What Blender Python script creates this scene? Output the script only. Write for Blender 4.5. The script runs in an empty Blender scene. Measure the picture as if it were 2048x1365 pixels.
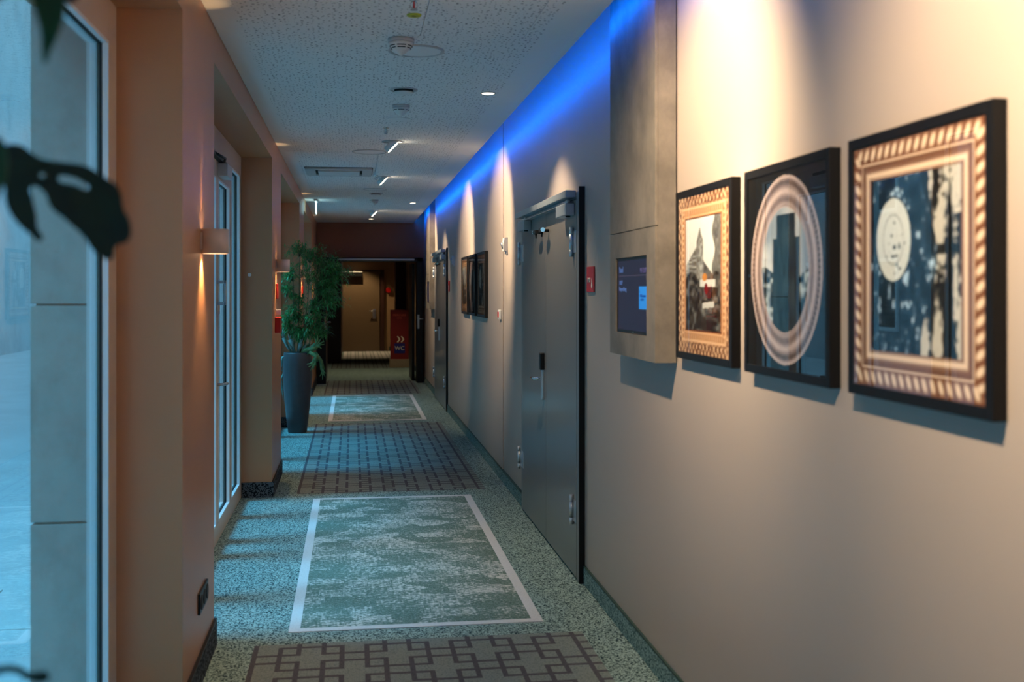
import bpy, bmesh, math, random
import numpy as np
from mathutils import Vector, Matrix
random.seed(7); np.random.seed(7)
SC = bpy.context.scene
COL = SC.collection

# ------------------------------------------------------------------ camera, world, sun, exposure
EYE = 1.58
YAW = math.atan(319/2200)
cd = bpy.data.cameras.new('camera'); cam = bpy.data.objects.new('camera', cd); COL.objects.link(cam)
cam.location = (0, 0, EYE); cam.rotation_euler = (math.pi/2, 0, -YAW)
cd.sensor_width = 36; cd.lens = 36*2200/2048
cd.shift_y = -100.5/2048
cd.clip_end = 200; cd.clip_start = 0.05
cd.dof.use_dof = True; cd.dof.focus_distance = 8.0; cd.dof.aperture_fstop = 3.0
SC.camera = cam

W = bpy.data.worlds.new('overcast_sky'); SC.world = W; W.use_nodes = True
nt = W.node_tree; bg = nt.nodes['Background']
tc = nt.nodes.new('ShaderNodeTexCoord'); sp = nt.nodes.new('ShaderNodeSeparateXYZ'); cr = nt.nodes.new('ShaderNodeValToRGB')
nt.links.new(tc.outputs['Generated'], sp.inputs[0]); nt.links.new(sp.outputs['Z'], cr.inputs[0])
cr.color_ramp.elements[0].position = 0.0; cr.color_ramp.elements[0].color = (0.30, 0.58, 0.74, 1)
cr.color_ramp.elements[1].position = 1.0; cr.color_ramp.elements[1].color = (0.16, 0.44, 0.74, 1)
nt.links.new(cr.outputs[0], bg.inputs[0]); bg.inputs[1].default_value = 2.7

sd = bpy.data.lights.new('daylight', 'SUN'); sun = bpy.data.objects.new('daylight', sd); COL.objects.link(sun)
sd.energy = 6.5; sd.color = (0.10, 0.60, 1.0); sd.angle = math.radians(20)
sun.location = (-6, 6, 8)
sun.rotation_euler = Vector((1.0, 0.02, -1.7)).to_track_quat('-Z', 'Y').to_euler()

SC.view_settings.view_transform = 'Standard'; SC.view_settings.look = 'None'
SC.view_settings.exposure = 0.0; SC.view_settings.gamma = 1.0
SC.view_settings.use_curve_mapping = False

# blue LED line in the cove: one long lamp on the raised edge of the ceiling, aimed at the wall
ld = bpy.data.lights.new('cove_light', 'AREA'); ld.shape = 'RECTANGLE'; ld.size = 22.9; ld.size_y = 0.012
ld.energy = 75; ld.color = (0.0, 0.12, 1.0)
lo = bpy.data.objects.new('cove_light', ld); COL.objects.link(lo); lo.location = (1.066, 7.7, 2.80)
lo.matrix_world = Matrix.Translation((1.066, 7.7, 2.80)) @ Matrix(((0, 0, -1, 0), (1, 0, 0, 0), (0, -1, 0, 0), (0, 0, 0, 1)))

# ------------------------------------------------------------------ materials
def newmat(name):
    m = bpy.data.materials.new(name); m.use_nodes = True
    return m, m.node_tree, m.node_tree.nodes['Principled BSDF']
def N(nt, t, **kw):
    n = nt.nodes.new(t)
    for k, v in kw.items():
        if k in n.inputs.keys(): n.inputs[k].default_value = v
        else: setattr(n, k, v)
    return n
def coords(nt, scale=(1, 1, 1)):
    g = N(nt, 'ShaderNodeNewGeometry'); mp = N(nt, 'ShaderNodeMapping'); mp.inputs['Scale'].default_value = scale
    nt.links.new(g.outputs['Position'], mp.inputs[0]); return mp.outputs[0]
def mix(nt, fac, a, b, mode='MIX'):
    n = nt.nodes.new('ShaderNodeMix'); n.data_type = 'RGBA'; n.blend_type = mode
    for i, v in ((0, fac), (6, a), (7, b)):
        if hasattr(v, 'links'): nt.links.new(v, n.inputs[i])
        else: n.inputs[i].default_value = v if i == 0 else tuple(v)+(1,)*(4-len(v))
    return n.outputs[2]
def ramp(nt, v, stops):
    r = nt.nodes.new('ShaderNodeValToRGB'); nt.links.new(v, r.inputs[0])
    e = r.color_ramp.elements
    while len(e) < len(stops): e.new(0.5)
    for x, (p, c) in zip(e, stops): x.position = p; x.color = (c, c, c, 1) if not hasattr(c, '__len__') else tuple(c)+(1,)
    return r.outputs[0]
def noise(nt, vec, scale, detail=3, rough=0.5):
    n = N(nt, 'ShaderNodeTexNoise'); n.inputs['Scale'].default_value = scale; n.inputs['Detail'].default_value = detail
    n.inputs['Roughness'].default_value = rough; nt.links.new(vec, n.inputs['Vector']); return n.outputs['Fac']
def bump(nt, b, h, strength, dist=0.002):
    n = N(nt, 'ShaderNodeBump'); n.inputs['Strength'].default_value = strength; n.inputs['Distance'].default_value = dist
    nt.links.new(h, n.inputs['Height']); nt.links.new(n.outputs[0], b.inputs['Normal'])
def plain(name, col, rough=0.5, metal=0.0, var=0.06, nscale=30, bmp=0.0, coat=0.0, spec=0.5):
    m, nt, b = newmat(name)
    v = coords(nt); n = noise(nt, v, nscale, 3)
    c = mix(nt, n, [x*(1-var) for x in col], [min(1, x*(1+var)) for x in col])
    nt.links.new(c, b.inputs['Base Color'])
    b.inputs['Roughness'].default_value = rough; b.inputs['Metallic'].default_value = metal
    b.inputs['Specular IOR Level'].default_value = spec
    if coat: b.inputs['Coat Weight'].default_value = coat; b.inputs['Coat Roughness'].default_value = 0.15
    if bmp: bump(nt, b, n, bmp)
    return m
def emis(name, col, strength):
    m, nt, b = newmat(name)
    b.inputs['Base Color'].default_value = tuple(col)+(1,); b.inputs['Emission Color'].default_value = tuple(col)+(1,)
    b.inputs['Emission Strength'].default_value = strength; return m
def glassmat(name, tint=(1, 1, 1), f0=0.06):
    m, nt, b = newmat(name); nt.nodes.remove(b)
    out = nt.nodes['Material Output']
    t = N(nt, 'ShaderNodeBsdfTransparent'); t.inputs[0].default_value = tuple(tint)+(1,)
    g = N(nt, 'ShaderNodeBsdfGlossy'); g.inputs['Roughness'].default_value = 0.01
    fr = N(nt, 'ShaderNodeFresnel'); ge = N(nt, 'ShaderNodeNewGeometry')     # same reflectance from both sides of the sheet
    ma = N(nt, 'ShaderNodeMath', operation='MULTIPLY_ADD'); nt.links.new(ge.outputs['Backfacing'], ma.inputs[0]); ma.inputs[1].default_value = 1/1.5-1.5; ma.inputs[2].default_value = 1.5
    nt.links.new(ma.outputs[0], fr.inputs[0])
    ms = N(nt, 'ShaderNodeMixShader'); nt.links.new(fr.outputs[0], ms.inputs[0])
    nt.links.new(t.outputs[0], ms.inputs[1]); nt.links.new(g.outputs[0], ms.inputs[2]); nt.links.new(ms.outputs[0], out.inputs[0])
    return m

M = {}
# satin painted right wall
m, nt, b = newmat('greige_satin_paint'); v = coords(nt)
nt.links.new(mix(nt, noise(nt, v, 2.0, 4), (0.39, 0.32, 0.268), (0.42, 0.345, 0.29)), b.inputs['Base Color'])
b.inputs['Roughness'].default_value = 0.42; b.inputs['Specular IOR Level'].default_value = 0.4
bump(nt, b, noise(nt, coords(nt, (1, 1, .25)), 60, 3), 0.05, 0.001); M['wall_r'] = m
M['wall_l'] = plain('tan_satin_paint', (0.49, 0.24, 0.118), 0.38, nscale=3, var=.04, bmp=.03)
M['wall_end'] = plain('dark_brown_paint', (0.30, 0.115, 0.055), 0.5, nscale=3)
M['wall_hall'] = plain('ochre_wall_paint', (0.30, 0.19, 0.10), 0.5, nscale=3)
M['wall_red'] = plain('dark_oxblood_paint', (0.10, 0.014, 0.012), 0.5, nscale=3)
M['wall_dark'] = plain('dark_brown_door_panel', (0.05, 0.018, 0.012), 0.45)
M['pipe_white'] = plain('white_plastic', (0.72, 0.72, 0.70), 0.45, var=.02)
M['white_grey'] = plain('grey_white_plastic', (0.5, 0.5, 0.5), 0.45, var=.02)
M['ceil_smooth'] = plain('white_ceiling_paint', (0.80, 0.80, 0.79), 0.6, nscale=4, var=.03)
M['black'] = plain('black_satin', (0.005, 0.005, 0.006), 0.4, spec=.3)
M['black_matt'] = plain('matt_black', (0.012, 0.012, 0.014), 0.7)
M['frame_black'] = plain('black_stained_wood_frame', (0.004, 0.004, 0.005), 0.5, bmp=.1, spec=.25)
M['door_grey'] = plain('graphite_door_enamel', (0.18, 0.165, 0.15), 0.3, nscale=4, var=.04, coat=.3)
M['door_edge'] = plain('graphite_door_frame', (0.19, 0.185, 0.18), 0.35, nscale=4)
M['steel'] = plain('brushed_steel', (0.55, 0.56, 0.58), 0.3, metal=.9, nscale=120, bmp=.05)
M['alu'] = plain('anodised_aluminium', (0.42, 0.46, 0.48), 0.38, metal=.6)
M['chrome'] = plain('polished_chrome', (0.8, 0.8, 0.8), 0.1, metal=1)
M['win_frame'] = plain('roomlit_window_enamel', (0.55, 0.43, 0.34), 0.4, var=.03)  # window lacquer with the warm room light put into its colour
M['bead'] = plain('daylit_window_bead', (0.75, 0.78, 0.80), 0.35, var=.03)  # same lacquer as the frame, daylight put into its colour
M['gasket'] = plain('black_rubber_gasket', (0.006, 0.006, 0.008), 0.6)
M['red'] = plain('red_plastic', (0.55, 0.012, 0.012), 0.35)
M['red_board'] = plain('red_painted_board', (0.15, 0.003, 0.004), 0.5, nscale=2)
M['navy'] = plain('navy_blue_print', (0.006, 0.010, 0.16), 0.5)
M['print_white'] = plain('white_print', (0.75, 0.68, 0.55), 0.6)
M['print_pink'] = plain('pale_red_print', (0.62, 0.10, 0.07), 0.6)
M['plinth'] = plain('grey_beige_plinth', (0.24, 0.19, 0.13), 0.6)
M['sconce'] = plain('tan_powder_coat', (0.64, 0.50, 0.41), 0.5, var=.03)
M['pot'] = plain('slate_blue_grey_pot', (0.058, 0.054, 0.058), 0.42, nscale=14, var=.18, bmp=.15)
M['soil'] = plain('bark_mulch', (0.05, 0.035, 0.02), 0.9, nscale=60, var=.6, bmp=1)
M['stem'] = plain('brown_green_cane', (0.16, 0.15, 0.07), 0.6, var=.3)
M['yellow'] = plain('yellow_green_cap', (0.45, 0.46, 0.02), 0.4)
M['yellow_dark'] = plain('olive_cap_centre', (0.30, 0.24, 0.02), 0.4)
M['darkgreen'] = plain('dark_green_edging', (0.012, 0.045, 0.035), 0.5)
M['pave'] = plain('pale_paving', (0.55, 0.57, 0.57), 0.8, nscale=1.5, var=.2)
M['glass'] = glassmat('window_glass', (0.86, 0.94, 0.95))
M['pic_glass'] = glassmat('picture_glass', (0.97, 0.98, 0.98))
M['lamp'] = emis('warm_lamp_lens', (1.0, 0.80, 0.55), 9)
M['lamp_tilt'] = emis('warm_white_lamp_face', (1.0, 0.84, 0.62), 26)
M['sconce_lens'] = emis('sconce_lens', (1.0, 0.72, 0.45), 6)
M['exit'] = emis('pale_cyan_lit_panel', (0.55, 0.95, 1.0), 3.0)
M['led'] = emis('blue_led_line', (0.0, 0.15, 1.0), 1.0)
M['red_led'] = emis('small_red_indicator', (1.0, 0.05, 0.03), 1.2)

# leaves
def leafmat(name, c1, c2, rough=.4, trans=0.25):
    m, nt, b = newmat(name)
    n = noise(nt, coords(nt), 25, 2)
    c = mix(nt, ramp(nt, n, [(.35, 0.0), (.65, 1.0)]), c1, c2)
    nt.links.new(c, b.inputs['Base Color']); b.inputs['Roughness'].default_value = rough
    t = N(nt, 'ShaderNodeBsdfTranslucent'); nt.links.new(c, t.inputs[0])
    ms = N(nt, 'ShaderNodeMixShader'); ms.inputs[0].default_value = trans
    nt.links.new(b.outputs[0], ms.inputs[1]); nt.links.new(t.outputs[0], ms.inputs[2])
    nt.links.new(ms.outputs[0], nt.nodes['Material Output'].inputs[0]); return m
M['leaf'] = leafmat('bamboo_leaf_green', (0.04, 0.19, 0.055), (0.11, 0.40, 0.11))
M['frond'] = leafmat('staghorn_frond_green', (0.10, 0.22, 0.08), (0.20, 0.34, 0.12))
M['frond_pale'] = leafmat('silvery_frond_green', (0.20, 0.34, 0.30), (0.32, 0.46, 0.40))
M['monstera'] = leafmat('monstera_leaf_green', (0.010, 0.05, 0.02), (0.015, 0.09, 0.035), .35, .12)
M['monstera_backlit'] = leafmat('backlit_monstera_leaf', (0.006, 0.016, 0.008), (0.010, 0.026, 0.010), .6, .02)  # leaf green darkened to paint the backlit shade
M['stalk'] = plain('dark_green_stalk', (0.02, 0.035, 0.012), 0.6, var=.3)

# perforated ceiling board: punched round holes
def ceilmat():
    m, nt, b = newmat('perforated_acoustic_board'); v = coords(nt)
    base = mix(nt, noise(nt, v, 4, 3), (0.78, 0.78, 0.77), (0.82, 0.82, 0.81))
    sx = N(nt, 'ShaderNodeSeparateXYZ'); nt.links.new(v, sx.inputs[0])
    cb = N(nt, 'ShaderNodeCombineXYZ'); nt.links.new(sx.outputs[0], cb.inputs[0]); nt.links.new(sx.outputs[1], cb.inputs[1])
    acc = None
    for sc, r0, off in ((42, .26, 0.0),):
        mp = N(nt, 'ShaderNodeMapping'); mp.inputs['Location'].default_value = (off, off, 0); nt.links.new(cb.outputs[0], mp.inputs[0])
        vo = N(nt, 'ShaderNodeTexVoronoi'); vo.voronoi_dimensions = '2D'; vo.inputs['Scale'].default_value = sc
        vo.inputs['Randomness'].default_value = 1.0; nt.links.new(mp.outputs[0], vo.inputs['Vector'])
        sc_ = N(nt, 'ShaderNodeSeparateColor'); nt.links.new(vo.outputs['Color'], sc_.inputs[0])
        rr = N(nt, 'ShaderNodeMath', operation='MULTIPLY'); nt.links.new(sc_.outputs[0], rr.inputs[0]); rr.inputs[1].default_value = r0
        lt = N(nt, 'ShaderNodeMath', operation='LESS_THAN'); nt.links.new(vo.outputs['Distance'], lt.inputs[0]); nt.links.new(rr.outputs[0], lt.inputs[1])
        if acc is None: acc = lt.outputs[0]
        else:
            mx = N(nt, 'ShaderNodeMath', operation='MAXIMUM'); nt.links.new(acc, mx.inputs[0]); nt.links.new(lt.outputs[0], mx.inputs[1]); acc = mx.outputs[0]
    # holes only in the punched field between the plain borders
    g1 = N(nt, 'ShaderNodeMath', operation='GREATER_THAN'); nt.links.new(sx.outputs[0], g1.inputs[0]); g1.inputs[1].default_value = -0.50
    g2 = N(nt, 'ShaderNodeMath', operation='LESS_THAN'); nt.links.new(sx.outputs[0], g2.inputs[0]); g2.inputs[1].default_value = 0.865
    a1 = N(nt, 'ShaderNodeMath', operation='MULTIPLY'); nt.links.new(g1.outputs[0], a1.inputs[0]); nt.links.new(g2.outputs[0], a1.inputs[1])
    a2 = N(nt, 'ShaderNodeMath', operation='MULTIPLY'); nt.links.new(a1.outputs[0], a2.inputs[0]); nt.links.new(acc, a2.inputs[1])
    nt.links.new(mix(nt, a2.outputs[0], base, (0.20, 0.20, 0.21)), b.inputs['Base Color']); b.inputs['Roughness'].default_value = .65
    return m
M['ceil'] = ceilmat()

# carpets
def speckle(name, dark, light, scale=190, bias=.5, rough=.95):
    m, nt, b = newmat(name); v = coords(nt)
    vo = N(nt, 'ShaderNodeTexVoronoi'); vo.inputs['Scale'].default_value = scale; nt.links.new(v, vo.inputs['Vector'])
    sc_ = N(nt, 'ShaderNodeSeparateColor'); nt.links.new(vo.outputs['Color'], sc_.inputs[0])
    big = noise(nt, v, 90, 2)
    ad = N(nt, 'ShaderNodeMath', operation='ADD'); nt.links.new(sc_.outputs[0], ad.inputs[0]); nt.links.new(big, ad.inputs[1])
    f = ramp(nt, ad.outputs[0], [(.45*2*bias, 0.0), (min(1, .62*2*bias), 1.0)])
    nt.links.new(mix(nt, f, dark, light), b.inputs['Base Color']); b.inputs['Roughness'].default_value = rough
    b.inputs['Specular IOR Level'].default_value = .1; bump(nt, b, sc_.outputs[1], .4, .003); return m
M['carpet'] = speckle('teal_speckled_carpet', (0.018, 0.044, 0.052), (0.29, 0.40, 0.375), 170, .92)
M['skirt_carpet'] = speckle('teal_carpet_skirting', (0.035, 0.085, 0.09), (0.24, 0.35, 0.33), 170, .86)
M['skirt_dark'] = speckle('dark_speckled_skirting', (0.010, 0.012, 0.016), (0.10, 0.12, 0.14), 120, 1.0)
M['lat_dark'] = speckle('plum_brown_carpet_band', (0.055, 0.056, 0.068), (0.085, 0.085, 0.098), 260, .7)
M['lat_light'] = speckle('sage_grey_carpet_block', (0.12, 0.15, 0.145), (0.20, 0.235, 0.225), 260, .7)
M['rug_edge'] = speckle('pale_lilac_carpet_border', (0.50, 0.49, 0.50), (0.58, 0.57, 0.57), 260, .7)
def rugmat():
    m, nt, b = newmat('distressed_teal_rug_field')
    n1 = noise(nt, coords(nt, (4, 60, 1)), 1.6, 4, .7)      # streaks across
    n2 = noise(nt, coords(nt, (70, 6, 1)), 1.4, 4, .7)      # streaks along
    n3 = noise(nt, coords(nt, (1, 1, 1)), 3.2, 3, .6)
    vo = N(nt, 'ShaderNodeTexVoronoi'); vo.distance = 'CHEBYCHEV'; vo.inputs['Scale'].default_value = 5.5; vo.inputs['Randomness'].default_value = .85
    nt.links.new(coords(nt, (1, 1.4, 0)), vo.inputs['Vector'])
    sc_ = N(nt, 'ShaderNodeSeparateColor'); nt.links.new(vo.outputs['Color'], sc_.inputs[0])
    def mad(a, k, c=None):
        n = N(nt, 'ShaderNodeMath', operation='MULTIPLY_ADD'); nt.links.new(a, n.inputs[0]); n.inputs[1].default_value = k
        if c is None: n.inputs[2].default_value = 0
        else: nt.links.new(c, n.inputs[2])
        return n.outputs[0]
    n4 = noise(nt, coords(nt, (1, 2.2, 1)), 42, 2, .6); n5 = noise(nt, coords(nt, (14, 160, 1)), 1.5, 2, .6)
    s = mad(n1, .46, mad(n2, .50, mad(n3, .22, mad(sc_.outputs[0], .22, mad(n4, .95, mad(n5, .45))))))
    f = ramp(nt, s, [(1.16/1.3, 0.0), (1.19/1.3, .30), (1.32/1.3, 1.0)]) if False else None
    dv = N(nt, 'ShaderNodeMapRange'); dv.inputs['From Min'].default_value = 1.43; dv.inputs['From Max'].default_value = 1.55
    nt.links.new(s, dv.inputs['Value']); f = dv.outputs[0]
    sp_ = N(nt, 'ShaderNodeTexVoronoi'); sp_.inputs['Scale'].default_value = 200; nt.links.new(coords(nt), sp_.inputs['Vector'])
    s2 = N(nt, 'ShaderNodeSeparateColor'); nt.links.new(sp_.outputs['Color'], s2.inputs[0])
    dark = mix(nt, ramp(nt, s2.outputs[0], [(.2, 0.0), (.9, 1.0)]), (0.075, 0.115, 0.095), (0.175, 0.235, 0.20))
    nt.links.new(mix(nt, f, dark, (0.52, 0.51, 0.47)), b.inputs['Base Color']); b.inputs['Roughness'].default_value = .95
    b.inputs['Specular IOR Level'].default_value = .1
    return m
M['rug'] = rugmat()
# stone cladding
def stone(name, c1, c2, rough, bm_=.1, sc=5):
    m, nt, b = newmat(name); v = coords(nt)
    n = noise(nt, v, sc, 6, .62); n2 = noise(nt, coords(nt, (1, 1, .8)), sc*1.6, 6, .68)
    c = mix(nt, ramp(nt, n, [(.33, 0.0), (.67, 1.0)]), c1, c2)
    c = mix(nt, ramp(nt, n2, [(.30, .55), (.55, 0.0)]), c, [x*.62 for x in c1])
    nt.links.new(c, b.inputs['Base Color']); b.inputs['Roughness'].default_value = rough; bump(nt, b, n2, bm_, .002); return m
M['slate'] = stone('taupe_stone_veneer', (0.13, 0.113, 0.092), (0.215, 0.183, 0.148), .5)
M['ext_stone'] = stone('pale_facade_stone', (0.42, 0.44, 0.42), (0.52, 0.52, 0.49), .8, .15, 4)
M['ext_wall'] = stone('opposite_facade_render', (0.30, 0.38, 0.42), (0.36, 0.43, 0.46), .8, .1, 1)

# ------------------------------------------------------------------ helpers
class MB:
    def __init__(s): s.b = bmesh.new()
    def box(s, x0, x1, y0, y1, z0, z1, bev=0.0, seg=2):
        r = bmesh.ops.create_cube(s.b, size=1)
        vs = r['verts']
        for v in vs: v.co = Vector(((x0+x1)/2+v.co.x*abs(x1-x0), (y0+y1)/2+v.co.y*abs(y1-y0), (z0+z1)/2+v.co.z*abs(z1-z0)))
        if bev:
            es = list({e for v in vs for e in v.link_edges})
            bmesh.ops.bevel(s.b, geom=es, offset=bev, segments=seg, affect='EDGES', profile=.6)
        return s
    def rings(s, rings, cap=True, smooth=True):
        rows = [[s.b.verts.new(p) for p in r] for r in rings]
        n = len(rows[0])
        for a, c in zip(rows, rows[1:]):
            for i in range(n):
                f = s.b.faces.new((a[i], a[(i+1) % n], c[(i+1) % n], c[i])); f.smooth = smooth
        if cap:
            s.b.faces.new(rows[0][::-1]); s.b.faces.new(rows[-1])
        return s
    def cyl(s, p0, p1, r0, r1=None, n=24, cap=True, smooth=True):
        r1 = r0 if r1 is None else r1
        p0 = Vector(p0); p1 = Vector(p1); d = (p1-p0).normalized()
        a = d.orthogonal().normalized(); b = d.cross(a)
        R = lambda p, r: [p+a*math.cos(t)*r+b*math.sin(t)*r for t in [2*math.pi*i/n for i in range(n)]]
        return s.rings([R(p0, r0), R(p1, r1)], cap, smooth)
    def lathe(s, c, prof, n=40, cap=True):
        return s.rings([[Vector((c[0]+r*math.cos(t), c[1]+r*math.sin(t), c[2]+z)) for t in [2*math.pi*i/n for i in range(n)]] for r, z in prof], cap)
    def tube(s, pts, rad, n=8):
        pts = [Vector(p) for p in pts]; rad = rad if hasattr(rad, '__len__') else [rad]*len(pts)
        rs = []; a = None
        for i, p in enumerate(pts):
            d = (pts[min(i+1, len(pts)-1)]-pts[max(i-1, 0)]).normalized()
            a = d.orthogonal().normalized() if a is None else (a-d*a.dot(d)).normalized()
            b = d.cross(a); rs.append([p+(a*math.cos(t)+b*math.sin(t))*rad[i] for t in [2*math.pi*k/n for k in range(n)]])
        return s.rings(rs)
    def prism(s, pts, ax, lo, hi):
        """extrude 2-D outline along axis ax ('x','y','z')"""
        def P(a, b, h):
            return {'x': (h, a, b), 'y': (a, h, b), 'z': (a, b, h)}[ax]
        A = [s.b.verts.new(P(a, b, lo)) for a, b in pts]; B = [s.b.verts.new(P(a, b, hi)) for a, b in pts]
        n = len(A)
        for i in range(n): s.b.faces.new((A[i], A[(i+1) % n], B[(i+1) % n], B[i]))
        s.b.faces.new(A[::-1]); s.b.faces.new(B); return s
    def frame_yz(s, x0, x1, y0, y1, z0, z1, w, bev=0.0, wb=None, wt=None):
        wb = w if wb is None else wb; wt = w if wt is None else wt
        s.box(x0, x1, y0, y0+w, z0, z1, bev); s.box(x0, x1, y1-w, y1, z0, z1, bev)
        s.box(x0, x1, y0+w, y1-w, z0, z0+wb, bev); s.box(x0, x1, y0+w, y1-w, z1-wt, z1, bev); return s
    def build(s, name, mats, parent=None, fix=True):
        if fix: bmesh.ops.recalc_face_normals(s.b, faces=s.b.faces)
        me = bpy.data.meshes.new(name); s.b.to_mesh(me); s.b.free()
        for mm in (mats if isinstance(mats, (list, tuple)) else [mats]): me.materials.append(mm)
        return link(name, me, parent)
def link(name, me, parent=None):
    o = bpy.data.objects.new(name, me); COL.objects.link(o)
    if parent: attach(o, parent)
    return o
def wloc(o):
    v = Vector(o.location)
    return v
def attach(o, parent):
    o.parent = parent
    p = parent
    if parent.type == 'EMPTY': o.matrix_parent_inverse = Matrix.Translation(-Vector(parent.location))
def thing(name, loc, label, cat=None, group=None, kind=None):
    o = bpy.data.objects.new(name, None); COL.objects.link(o); o.location = loc; o.empty_display_size = .05
    return tag(o, label, cat, group, kind)
def tag(o, label=None, cat=None, group=None, kind=None):
    if label: o['label'] = label
    if cat: o['category'] = cat
    if group: o['group'] = group
    if kind: o['kind'] = kind
    return o
def kids(o): return [c for c in COL.objects if c.parent == o]
def dup(o, dloc=(0, 0, 0), label=None, group=None, parent=None):
    c = o.copy(); COL.objects.link(c)
    if parent is None: c.location = Vector(o.location)+Vector(dloc)
    else: c.parent = parent
    if label: c['label'] = label
    if group: c['group'] = group
    for k in kids(o): dup(k, parent=c)
    return c
def struct(name, mb, mat, label, parent=None):
    o = mb.build(name, mat, parent)
    if parent is None: tag(o, label, None, None, 'structure')
    return o

XR = 1.24; XR2 = 1.234; XL = -0.61; XW = -0.84; ZC = 2.76; ZT = 3.02; YE = 19.2; Y0 = -3.8
PIERS = [(-1.6, -0.4), (4.118, 5.035), (8.60, 9.67), (13.0, 14.2), (16.75, YE)]
BAYS = [(-0.4, 4.118), (5.035, 8.60), (9.67, 13.0), (14.2, 16.75)]

# ------------------------------------------------------------------ shell
fl = struct('floor', MB().box(-0.92, 1.30, Y0, 29.2, -0.10, 0.0), M['carpet'], 'teal speckled carpet floor running the length of the corridor')
# printed carpet fields: flat woven inlays in the floor
def lattice(y0, y1, x0=-0.43, x1=1.05, pale=False):
    pw, w, n_, t = .187, .086, .057, .022
    rp = .0955; lt = .024
    b = bmesh.new(); z = 0.0008
    xs = []; x = x0; k = 0
    while x < x1-1e-6:
        xs.append((x, min(x+t, x1), 'bar', k)); x += t
        if x >= x1: break
        wd = w if k % 2 == 0 else n_
        xs.append((x, min(x+wd, x1), 'wide' if k % 2 == 0 else 'nar', k)); x += wd; k += 1
    nr = int((y1-y0)/rp)
    def quad(a, c, d, e, mi):
        vs = [b.verts.new(p) for p in ((a, d, z), (c, d, z), (c, e, z), (a, e, z))]
        f = b.faces.new(vs); f.material_index = mi
    for r in range(nr+1):
        ya = y0+r*rp; yl = min(ya+lt, y1); yb = min(ya+rp, y1)
        if ya >= y1-1e-4: break
        for (a, c, ty, k) in xs:
            def bigrow(kk, rr):      # position in the 4-row rhythm of a wide column
                return (rr+(0 if (kk//2) % 2 == 0 else 2)) % 4
            if ty == 'wide':
                q = bigrow(k, r); dk_line = q in (0, 3)   # rows 0,1,2 form the big block, row 3 a single one
                quad(a, c, ya, yl, 0 if dk_line else 1)
                if yb > yl: quad(a, c, yl, yb, 1)
            elif ty == 'nar':
                quad(a, c, ya, yl, 0)
                if yb > yl: quad(a, c, yl, yb, 1)
            else:
                kl, kr = k-1, k
                wd = kr if kr % 2 == 0 else kl     # wide neighbour
                open_ = wd >= 0 and bigrow(wd, r) == 1 and r % 2 == 1 and 0 < k and not (k == xs[-1][3])
                quad(a, c, ya, yl, 0)
                if yb > yl: quad(a, c, yl, yb, 1 if open_ else 0)
    me = bpy.data.meshes.new('carpet_lattice'); b.to_mesh(me); b.free()
    me.materials.append(M['lat_light' if pale else 'lat_dark']); me.materials.append(M['rug_edge' if pale else 'lat_light'])  # pale: lamplight put into the carpet colours
    return link('carpet_lattice', me, fl)
lattice(1.4, 5.0); lattice(8.70, 13.22); lattice(16.95, 19.55); lattice(22.6, 25.7); lattice(25.8, 28.94, -.24, 1.0, True)  # farthest field in lighter colours paints the lamplit floor by the brown door
def rug(y0, y1, label):
    t = thing('carpet_panel', (.305, (y0+y1)/2, 0), label, 'rug', 'pale bordered rug panels set in the corridor carpet')
    w = .052
    MB().box(-.293, .902, y0, y0+w, .0, .0035).box(-.293, .902, y1-w, y1, .0, .0035).box(-.293, -.293+w, y0+w, y1-w, .0, .0035).box(.902-w, .902, y0+w, y1-w, 0, .0035).build('border', M['rug_edge'], t)
    MB().box(-.293+w, .902-w, y0+w, y1-w, .0, .003).build('field', M['rug'], t)
rug(5.17, 8.47, 'nearer distressed teal and white rug panel with pale border, level with grey double doors')
rug(13.48, 16.76, 'farther distressed rug panel with pale border, beyond the tall plant pot')

# right wall: the far length stands 6 mm proud
struct('wall_right', MB().box(XR, 1.34, Y0, 9.04, 0, ZT), M['wall_r'], 'long greige satin wall on the right carrying pictures and doors')
struct('wall_right', MB().box(XR2, 1.34, 9.04, YE, 0, ZT), M['wall_r'], 'farther length of the right wall, past the vertical joint')
struct('wall_right', MB().box(XR2, 1.34, YE, 29.2, 0, ZT), M['wall_hall'], 'ochre wall on the right beyond the black doorway')
struct('wall_back', MB().box(-1.3, 1.34, Y0-.1, Y0, 0, ZT), M['wall_l'], 'tan wall closing the corridor behind')

def skirt(name, x0, x1, y0, y1, h, mat, label, edge=True):
    o = struct(name, MB().box(x0, x1, y0, y1, 0, h), mat, label)
    if edge: MB().box(x0-.001 if x0 > 0 else x0, x1, y0, y1, h, h+.007).build('top_edge', M['darkgreen'], o)
for a, b_, l in ((Y0, 5.80, 'teal carpet skirting under the pictures on the right wall'), (7.90, 14.32, 'teal carpet skirting between the two double doors'), (16.50, 18.9, 'teal carpet skirting past the far double door')):
    skirt('baseboard_right', XR-.010 if a < 9 and b_ < 9 else XR2-.010, XR, a, b_, .093, M['skirt_carpet'], l)
skirt('baseboard_right', XR2-.010, XR, YE+.1, 29.0, .093, M['skirt_dark'], 'dark skirting on the right beyond the doorway')

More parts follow.
